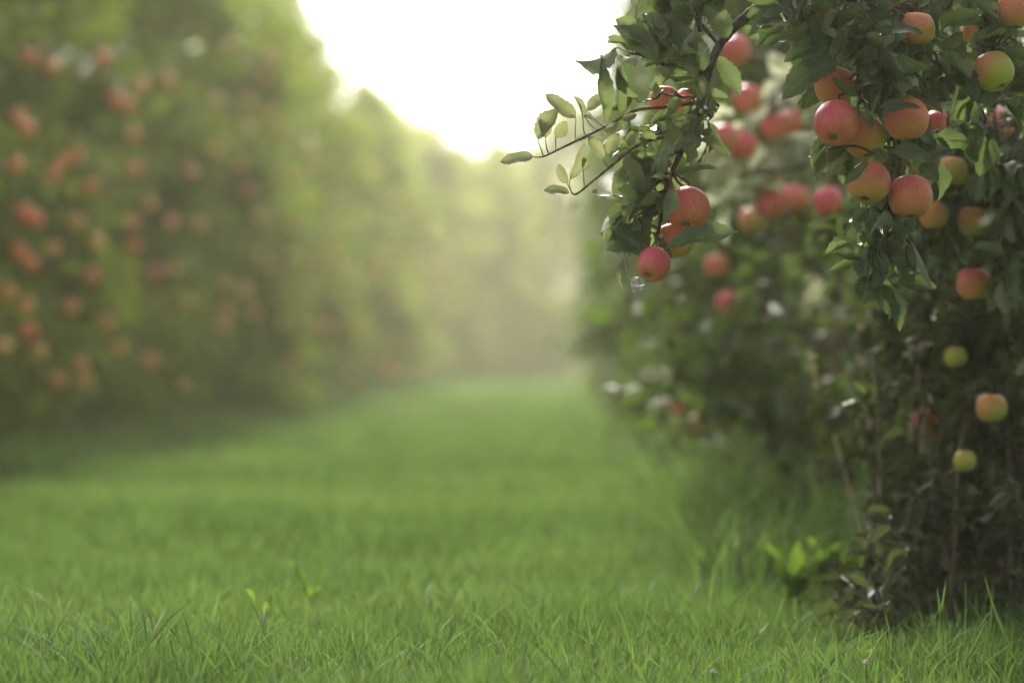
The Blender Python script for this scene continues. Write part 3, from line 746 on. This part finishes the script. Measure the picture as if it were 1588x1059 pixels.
# upper-left twig
branch([P(1098, 112, D), P(1060, 106, D), P(1020, 96, D-.01), P(985, 80, D-.02)], 0.0035, 0.0018, spurs=8, sp_range=(.1, 1), n=(3, 5), L=0.066, jit=.025, dirv=(-.5, -.2, .25), down=-.1, lmat=M_LEAFM,
       leaves=[PL(1020, 92, 950, 40, D-.04, (-.1, -.9, .5), .42, .35, .15, pet=(1024, 96), twist=.3),
               PL(990, 150, 958, 100, D-.03, (-.8, -.7, 0), .34, .7, .3), PL(962, 175, 962, 96, D-.03, (.7, -.7, 0), .32, .6, -.2),
               PL(940, 190, 932, 85, D-.01, (.5, -1, 0), .25, .8, .2), PL(1072, 96, 1042, 30, D-.02, (.3, -1, 0), .45), PL(1058, 60, 1030, 20, D), PL(1070, 40, 1040, 0, D, (0, -1, .3), .5)])
# leafy crown above, out of the top edge
branch([P(1116, 70, D), P(1080, 30, D+.02), P(1050, -10, D+.03), P(1030, -60, D+.03)], 0.004, 0.002, spurs=7, sp_range=(.2, 1), n=(4, 6), L=0.072, jit=.03, dirv=(.1, -.2, .3), down=.1)
# two bare end twigs on the left
branch([P(1076, 160, D+.01), P(1030, 166, D), P(985, 172, D), P(940, 196, D), P(893, 219, D-.01), P(862, 234, D-.01), P(843, 243, D-.02), P(828, 244, D-.02)], 0.0036, 0.0012, M_TWIGR, lmat=M_LEAFP,
       leaves=[PL(828, 243, 774, 253, D-.02, (0, -.8, .7), .42, .3, .15), PL(834, 216, 868, 168, D-.02, (-.6, -.8, .1), .55, .4, .3, pet=(843, 242)),
               PL(846, 214, 838, 178, D-.01, (.5, -.8, .2), .6, .4, .3, pet=(850, 240)), PL(862, 214, 878, 188, D, (.2, -1, 0), .6, .3, -.2, pet=(862, 234)),
               PL(893, 184, 845, 146, D-.02, (.1, -.8, .6), .44, .3, .2, pet=(893, 210)), PL(904, 186, 888, 148, D, (.8, -.5, .1), .42, .8, .1, pet=(908, 206)),
               PL(906, 180, 922, 186, D, (0, -.8, .6), .5, .3, .2, pet=(925, 200)), PL(911, 171, 945, 148, D+.01, (-.1, -.8, .6), .55, .3, .25, pet=(940, 196)),
               PL(938, 208, 960, 190, D-.01), PL(964, 186, 988, 178, D-.01, wr=.5)])
branch([P(1058, 215, D+.02), P(1020, 215, D+.01), P(985, 228, D), P(948, 257, D), P(920, 280, D-.01), P(896, 300, D-.01), P(886, 300, D-.01)], 0.0034, 0.0016, M_TWIGR, lmat=M_LEAFP,
       leaves=[PL(883, 299, 840, 297, D-.01, (0, -.7, .8), .5, .3, .3), PL(880, 285, 866, 254, D, (-.5, -.9, 0), .5, .5, .2, pet=(887, 299)),
               PL(884, 278, 906, 220, D-.01, (.5, -.8, 0), .3, .5, .1, pet=(888, 299)), PL(905, 266, 905, 238, D, (.2, -1, 0), .55, .9, .3, pet=(905, 290)),
               PL(936, 246, 912, 210, D-.01, (.2, -1, .1), .42, .4, .2, pet=(946, 258)), PL(912, 210, 892, 218, D), PL(944, 240, 960, 205, D), PL(975, 228, 990, 200, D, wr=.5),
               PL(968, 242, 1000, 300, D-.02, (-.4, -1, .2), .35)])
# infill sprays of the hanging cluster
for a in ([(1090, 150), (1050, 150), (1010, 140)], [(1076, 192), (1030, 205), (990, 215)], [(1058, 232), (1020, 250), (985, 262)], [(1042, 268), (1010, 290), (980, 305)], [(1031, 302), (1005, 325), (985, 335)]):
    branch([P(x, y, D+.01+.02*k) for k, (x, y) in enumerate(a)], 0.003, 0.0016, spurs=3, sp_range=(.25, 1), n=(3, 4), L=0.066, jit=.02, lmat=M_LEAFM, dirv=(-.2, -.3, -.1), down=.3)

# right-hand cluster
st2 = TP(1.35)
branch([st2, P(1520, -60, 4.5), P(1445, 30, 4.25), P(1395, 90, 4.15), P(1384, 150, 4.14), P(1390, 215, 4.16), P(1392, 270, 4.17), P(1380, 330, 4.14), P(1371, 380, 4.1), P(1362, 410, 4.09)], 0.012, 0.0028,
       spurs=18, sp_range=(.3, .98), n=(4, 6), L=0.072, jit=.035, dirv=(-.1, -.35, -.3),
       leaves=[PL(1362, 168, 1428, 168, D-.09, (0, -.7, .7), .40, .3, .15, pet=(1385, 160), twist=-.5), PL(1380, 236, 1448, 252, D-.06, (0, -.8, .6), .45, .3, .2),
               PL(1425, 256, 1456, 282, D-.05, (0, -.8, .3), .6), PL(1346, 252, 1308, 288, D-.07, (-.4, -.9, .3), .3, .4, .1),
               PL(1352, 232, 1378, 248, D-.08, (.1, -.9, .3), .45), PL(1335, 402, 1290, 392, D-.02, (.1, -.8, .6), .45, .4, .3, pet=(1365, 405)),
               PL(1350, 382, 1352, 318, D-.03, (-.6, -.8, 0), .28, .5, .2), PL(1325, 375, 1298, 335, D, (0, -1, .2), .55, .5, -.3, pet=(1368, 390)),
               PL(1390, 440, 1452, 446, D-.02, (0, -.8, .6), .45, .3, .3, pet=(1365, 408)), PL(1382, 400, 1412, 415, D-.03, (.2, -1, .2), .5, .4, .4),
               PL(1350, 430, 1382, 448, D), PL(1372, 390, 1410, 350, D+.03, (.3, -1, 0), .5), PL(1360, 372, 1335, 340, D+.02, (-.3, -1, 0), .5)])
branch([P(1445, 30, 4.25), P(1400, 10, 4.18), P(1360, 30, 4.12), P(1335, 80, 4.1), P(1332, 130, 4.1), P(1334, 160, 4.1)], 0.006, 0.0026, spurs=13, sp_range=(.15, 1), n=(4, 6), L=0.075, jit=.03, dirv=(-.2, -.35, -.2),
       leaves=[PL(1298, 98, 1212, 158, D-.07, (-.1, -.85, .5), .42, .3, .15, pet=(1330, 80)), PL(1290, 60, 1216, 96, D-.06, (0, -.8, .6), .42), PL(1280, 56, 1184, 68, D-.03, (0, -.7, .7), .36),
               PL(1330, 150, 1290, 120, D-.05, (.2, -1, 0), .3), PL(1340, 176, 1352, 200, D-.09, (.2, -1, .3), .55), PL(1365, 45, 1430, 52, D-.07, (0, -.7, .7), .38)])
branch([P(1360, 10, 4.12), P(1310, 0, 4.1), P(1262, 20, 4.08), P(1230, 45, 4.06)], 0.004, 0.002, spurs=9, sp_range=(.1, 1), n=(4, 6), L=0.07, jit=.03, dirv=(-.25, -.3, .0), down=.15)
branch([P(1392, 215, 4.16), P(1345, 222, 4.2), P(1310, 226, 4.18), P(1285, 232, 4.1)], 0.003, 0.0016, spurs=4, sp_range=(.4, 1), n=(2, 4), L=0.06, jit=.02, dirv=(-.3, .1, -.5))
branch([P(1395, 90, 4.15), P(1430, 90, 4.2), P(1470, 110, 4.25), P(1510, 150, 4.3), P(1530, 185, 4.35)], 0.005, 0.002, spurs=12, sp_range=(.1, 1), n=(4, 6), L=0.075, jit=.04, dirv=(.2, -.2, -.2))
branch([P(1392, 200, 4.17), P(1430, 215, 4.2), P(1470, 210, 4.25), P(1510, 200, 4.3)], 0.004, 0.002, spurs=8, sp_range=(.2, 1), n=(3, 5), L=0.07, jit=.03, dirv=(.2, -.1, -.2))
branch([P(1395, 90, 4.2), P(1350, 100, 4.3), P(1300, 90, 4.4), P(1250, 60, 4.45), P(1200, 20, 4.45)], 0.006, 0.002, spurs=13, sp_range=(.1, 1), n=(4, 6), L=0.075, jit=.05, dirv=(0, .1, .1))
branch([TP(1.2), P(1560, -20, 4.55), P(1545, 30, 4.3), P(1540, 72, 4.22), P(1540, 84, 4.21)], 0.008, 0.0028, spurs=10, sp_range=(.3, .96), n=(3, 6), L=0.078, jit=.05, dirv=(0, -.1, .1))
branch([TP(1.5), P(1480, -60, 4.5), P(1440, -30, 4.35), P(1330, -30, 4.25), P(1240, -20, 4.2)], 0.008, 0.003, spurs=18, sp_range=(.2, 1), n=(4, 6), L=0.078, jit=.06, dirv=(0, -.1, -.1))
# denser, slightly blurred crown of the same tree behind and below
def filler(y_list, seed):
    random.seed(seed)
    for (z, pts, ns) in y_list:
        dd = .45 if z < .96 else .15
        branch([TP(z)]+[P(q[0], q[1], q[2]+dd) for q in pts], 0.008, 0.0022, lmat=M_LEAFD if z < .96 else M_LEAF, spurs=ns, sp_range=(.25, 1), n=(4, 6), L=0.07, jit=.06, dirv=(-.1, -.1, -.2), twigs=ns//2, tw_len=.13)  # low branches get the leaf colour darkened for shade
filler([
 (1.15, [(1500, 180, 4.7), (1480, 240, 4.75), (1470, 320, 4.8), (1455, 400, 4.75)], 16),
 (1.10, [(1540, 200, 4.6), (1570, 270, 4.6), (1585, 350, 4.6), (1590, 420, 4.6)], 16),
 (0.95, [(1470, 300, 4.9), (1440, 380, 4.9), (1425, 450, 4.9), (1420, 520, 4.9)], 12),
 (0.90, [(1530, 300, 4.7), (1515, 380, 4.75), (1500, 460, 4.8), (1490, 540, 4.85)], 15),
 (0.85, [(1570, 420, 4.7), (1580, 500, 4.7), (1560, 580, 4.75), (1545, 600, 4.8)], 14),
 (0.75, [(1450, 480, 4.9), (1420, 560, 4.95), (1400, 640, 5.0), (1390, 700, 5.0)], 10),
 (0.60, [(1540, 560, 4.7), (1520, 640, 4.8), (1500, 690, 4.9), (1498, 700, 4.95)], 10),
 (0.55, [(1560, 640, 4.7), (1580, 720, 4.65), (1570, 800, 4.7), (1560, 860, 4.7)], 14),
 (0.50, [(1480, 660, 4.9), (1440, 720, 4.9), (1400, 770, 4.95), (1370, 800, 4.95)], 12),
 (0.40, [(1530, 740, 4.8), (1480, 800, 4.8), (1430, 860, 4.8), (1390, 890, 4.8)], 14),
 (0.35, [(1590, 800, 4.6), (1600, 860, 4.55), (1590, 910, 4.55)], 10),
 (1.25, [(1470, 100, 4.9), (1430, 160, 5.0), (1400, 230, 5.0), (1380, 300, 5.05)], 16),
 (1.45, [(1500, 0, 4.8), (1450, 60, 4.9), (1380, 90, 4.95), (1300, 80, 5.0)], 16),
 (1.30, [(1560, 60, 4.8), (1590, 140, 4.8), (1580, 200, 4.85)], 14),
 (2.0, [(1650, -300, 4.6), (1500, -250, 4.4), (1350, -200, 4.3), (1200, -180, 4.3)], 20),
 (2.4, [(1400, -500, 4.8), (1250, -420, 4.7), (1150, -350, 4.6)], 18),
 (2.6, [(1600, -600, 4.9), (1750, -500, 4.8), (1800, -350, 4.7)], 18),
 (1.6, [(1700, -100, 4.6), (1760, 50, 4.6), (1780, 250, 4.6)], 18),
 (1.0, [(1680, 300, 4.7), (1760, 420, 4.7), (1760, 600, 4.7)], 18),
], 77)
random.seed(99)
for k in range(30):          # thin upright suckers and small low leaves in front of the trunk
    x = random.uniform(1370, 1600); y = random.uniform(820, 900); d = random.uniform(4.95, 5.9)
    b0 = P(x, y, d); b0.z = 0.0 if random.random() < .6 else b0.z
    h = random.uniform(.25, .62); dx = random.uniform(-.10, .08)
    branch([b0, b0+Vector((dx*.3, 0, h*.35)), b0+Vector((dx*.5, .02, h*.7)), b0+Vector((dx, 0, h))], 0.005, 0.002, M_BARK if k % 3 == 0 else M_TWIG, lmat=(M_LEAFD, M_LEAFM, M_LEAFD, M_LEAF)[k % 4], spurs=5, sp_range=(.1, 1), n=(1, 3), L=0.045, jit=.03, dirv=(-.1, -.1, .1), down=.1)  # dark leaves paint the shade, lighter olive ones stand in for sunlit leaves
for k in range(16):          # low leafy tangle at the very foot
    x = random.uniform(1330, 1620); d = random.uniform(4.55, 5.1); b0 = P(x, 900, d); b0.z = 0.0
    h = random.uniform(.12, .38)*(0.5+0.6*(x-1330)/290); dx = random.uniform(-.08, .06)
    branch([b0, b0+Vector((dx*.3, 0, h*.35)), b0+Vector((dx*.6, .02, h*.7)), b0+Vector((dx*1.3, -.03, h*.95))], 0.0035, 0.0016, lmat=M_LEAFD, spurs=8, sp_range=(.1, 1), n=(2, 4), L=0.05, jit=.04, dirv=(-.2, -.2, .1), down=.15)
for k, (x, y) in enumerate(((1480, 380), (1530, 420), (1490, 480), (1540, 530), (1480, 560), (1510, 600), (1450, 600), (1560, 660), (1470, 700), (1520, 760), (1440, 780), (1500, 820), (1570, 800))):
    e = P(x, y, 5.05+.06*(k % 5)); a = TP(e.z+.05)
    branch([a, a.lerp(e, .5)+Vector((0, 0, .04)), e, e+Vector((-.04, -.03, -.08))], 0.004, 0.0016, lmat=M_LEAFD, spurs=7, sp_range=(.3, 1), n=(3, 5), L=0.055, jit=.04, dirv=(-.2, -.2, -.2))
# pale spray on the second tree, its sunlight painted into the leaf colour
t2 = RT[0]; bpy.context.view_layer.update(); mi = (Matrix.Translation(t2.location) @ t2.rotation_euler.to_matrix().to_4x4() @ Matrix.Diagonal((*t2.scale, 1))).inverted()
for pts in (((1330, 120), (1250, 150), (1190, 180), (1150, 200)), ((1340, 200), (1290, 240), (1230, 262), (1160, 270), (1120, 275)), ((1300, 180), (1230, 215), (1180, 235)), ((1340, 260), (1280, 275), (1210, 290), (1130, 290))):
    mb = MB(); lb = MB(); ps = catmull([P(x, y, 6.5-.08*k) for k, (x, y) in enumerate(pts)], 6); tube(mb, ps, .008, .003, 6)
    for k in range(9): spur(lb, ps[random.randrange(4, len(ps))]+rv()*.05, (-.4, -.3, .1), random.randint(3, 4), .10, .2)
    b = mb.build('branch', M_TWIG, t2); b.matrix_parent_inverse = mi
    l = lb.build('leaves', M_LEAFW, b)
    l['label'] = 'pale leaves with sunlight painted into their colour'
# short fruiting twigs that carry each near apple
allp = [q for _, ps in BR for q in ps]
for a in ANCH:
    q = min(allp, key=lambda p: (p-a).length+0.6*max(0, a.z-p.z))
    m_ = (a+q)/2+Vector((0, 0, .3*(a-q).length*0.4))
    fr = MB(); tube(fr, catmull([q, m_, a], 5), 0.0026, 0.0019, 6, .25); fr.build('fruiting_twig', M_TWIG, tree, O)

# ------------------------------------------------------------------ cobweb under the lowest apple
random.seed(5)
cw = MB(); c0 = P(988, 440, D-.01)
for k in range(26):
    a = c0+rv()*0.012; b = c0+rv()*0.014+Vector((0, 0, -.004)); m_ = (a+b)/2+rv()*0.008
    tube(cw, catmull([a, m_, b], 4), 0.0004, 0.0004, 4)
for k in range(4):
    a = c0+rv()*0.008
    leaf(cw, a, a+rv()*0.014, (-.2, -1, .3), wr=.7, fold=.5, curl=.5)
tube(cw, catmull([P(968, 402, D), P(972, 425, D), P(980, 436, D), c0], 5), .0006, .0004, 4)
o = cw.build('cobweb', M_WEB); tag(o, 'small silvery crumpled cobweb hanging just below the lowest red apple', 'cobweb')

# ------------------------------------------------------------------ dry stalks, weeds, clover
def foot(px, py): # ground point seen at a pixel
    a = P(px, py, 1.0)-CAM; return CAM+a*(-CAM.z/a.z)
stalks = [(1254, 548, 1312, 742, 5.50, 'long dry straw stalk leaning left of the other stalks'), (1338, 500, 1345, 800, 5.55, 'pale dry stalk with seed heads, second from left'),
          (1413, 528, 1420, 860, 5.25, 'straight pale dry stalk, left one of a close pair'), (1436, 530, 1431, 860, 5.30, 'straight pale dry stalk, right one of a close pair'),
          (1372, 640, 1366, 880, 5.4, 'short dry stalk low between the leaning stalk and the close pair'), (1395, 610, 1402, 880, 5.5, 'thin dry stalk just left of the close pair')]
for tx, ty, bx, by, d, lab in stalks:
    top = P(tx, ty, d); b0 = P(bx, by, d); dr = (b0-top).normalized(); g = top+dr*(-(top.z)/dr.z) if dr.z < -.2 else b0
    random.seed(int(tx)); mb = MB(); c = Vector((g.x, g.y, 0))
    tube(mb, catmull([g, g.lerp(top, .3)+rv()*.008, g.lerp(top, .65)+rv()*.01, top], 6), 0.0048, 0.0036, 6, .2)
    root = empty('dry_stalk', c); tag(root, lab, 'dry stalk', 'dry stalks under the right row')
    mb.build('stem', M_STALK, root, c)
    hb = MB()
    for k in range(16):
        p = top.lerp(g, .012*k); e = p+(rv()+Vector((0, 0, .5)))*0.02
        leaf(hb, p, e, rv(), wr=.6, fold=.6, curl=.4)
    hb.build('seed_head', M_STALK, root, c)

def weed(px, py, size, n, lab, seed, up=1.0, group=None):
    random.seed(seed); c = foot(px, py); mb = MB()
    for k in range(n):
        az = k*2.4+random.random()*.6; out = Vector((math.cos(az), math.sin(az), 0)); h = random.uniform(.5, 1.1)*size
        e = c+out*h*.6+Vector((0, 0, h*up))
        leaf(mb, c+out*.006+Vector((0, 0, .005)), e, (-out+Vector((0, 0, .8))), wr=random.uniform(.22, .36), fold=.3, curl=.35, wave=.04)
    o = mb.build('weed_plant', M_WEED, None, c); o.location = c; tag(o, lab, 'weed', group)
weed(372, 990, .05, 6, 'bright yellow-green broadleaf weed in the grass, leftmost of three at lower left', 1, 1.2)
weed(408, 985, .06, 5, 'pale upright broadleaf weed, middle of three at lower left', 2, 1.6)
weed(432, 985, .045, 6, 'bright yellow-green broadleaf weed, rightmost of three at lower left', 3, 1.2)
weed(480, 960, .07, 6, 'tall yellowish weed standing in blurred grass right of the three weeds', 4, 1.8)
weed(240, 955, .05, 6, 'small blurred green weed in grass left of the three weeds', 5)
weed(1232, 950, .11, 12, 'bright pale green weed, left one of a pair beside the right row foot', 6, 1.4)
weed(1285, 935, .13, 22, 'large bright yellow-green leafy weed beside the right row foot', 7, 1.1)
weed(1340, 1045, .05, 7, 'green weed with broad leaves at the bottom, left of the tall grass', 9, 1.3)
def clover(px, py, h, lab, seed):
    random.seed(seed); c = foot(px, py); root = empty('clover_flower', c); tag(root, lab, 'flower')
    top = c+Vector((.005, 0, h)); mb = MB(); tube(mb, catmull([c, c.lerp(top, .5)+Vector((.006, 0, 0)), top], 4), .0012, .0009, 5)
    mb.build('stem', M_WEED, root, c)
    fb = MB()
    for k in range(34):
        d = rv(); d.z = abs(d.z)*.9-.15; d.normalize(); leaf(fb, top+d*.0015, top+d*random.uniform(.006, .009), (0, 0, 1), wr=.5, fold=.5)
    fb.build('flower_head', M_PETAL, root, c)
clover(1338, 1085, .06, 'small white clover flower at the bottom right of the lawn', 1)
clover(1100, 1090, .05, 'tiny pinkish clover flower at the bottom edge', 2)

# tall single blades in front of the dark foliage, lower right
tb = [(1455, 1040, 1467, 898, 4.3), (1456, 1060, 1452, 905, 4.3), (1494, 1040, 1497, 902, 4.4), (1535, 1010, 1540, 905, 4.4), (1590, 960, 1527, 893, 4.2), (1288, 1080, 1292, 995, 4.15), (1318, 1075, 1312, 985, 4.2), (1375, 1050, 1370, 945, 4.2), (1520, 1080, 1560, 1000, 4.1), (1440, 1080, 1400, 1010, 4.1), (1480, 1090, 1530, 960, 4.15), (1565, 1080, 1585, 985, 4.2)]
mb = MB(); random.seed(3)
for bx, by, tx, ty, d in tb:
    t = P(tx, ty, d); b = P(bx, by, d); b = Vector((b.x, b.y, 0)) if b.z > 0 else b
    leaf(mb, b, t, (random.uniform(-1, 1), -1, .2), wr=.045, fold=.5, curl=random.uniform(-.2, .2), wave=.004, twist=.6)
o = mb.build('tall_grass', M_GRASS, None); 
h = o.data.attributes.new('hgt', 'FLOAT', 'POINT'); h.data.foreach_set('value', np.ones(len(o.data.vertices), dtype=np.float32)*.8)
tag(o, 'tall thin grass blades in front of the dark tree foot at lower right', 'grass', kind='stuff')

# ------------------------------------------------------------------ haze
def haze():
    v = [(x, y, z) for x in (-310, 310) for y in (-290, 330) for z in (-1.5, 11.0)]
    f = [(0, 1, 3, 2), (4, 6, 7, 5), (0, 4, 5, 1), (2, 3, 7, 6), (0, 2, 6, 4), (1, 5, 7, 3)]
    me = bpy.data.meshes.new('haze'); me.from_pydata(v, [], f)
    m, nt = newmat('haze_air'); pv = nt.nodes.new('ShaderNodeVolumePrincipled')
    pv.inputs['Color'].default_value = (0.97, 0.95, 0.70, 1); pv.inputs['Density'].default_value = 0.0019; pv.inputs['Anisotropy'].default_value = 0.5
    o = nt.nodes.new('ShaderNodeOutputMaterial'); nt.links.new(pv.outputs[0], o.inputs['Volume'])
    me.materials.append(m); tag(link_mesh('haze', me), 'pale warm haze filling the orchard alley', 'haze', kind='stuff')
haze()
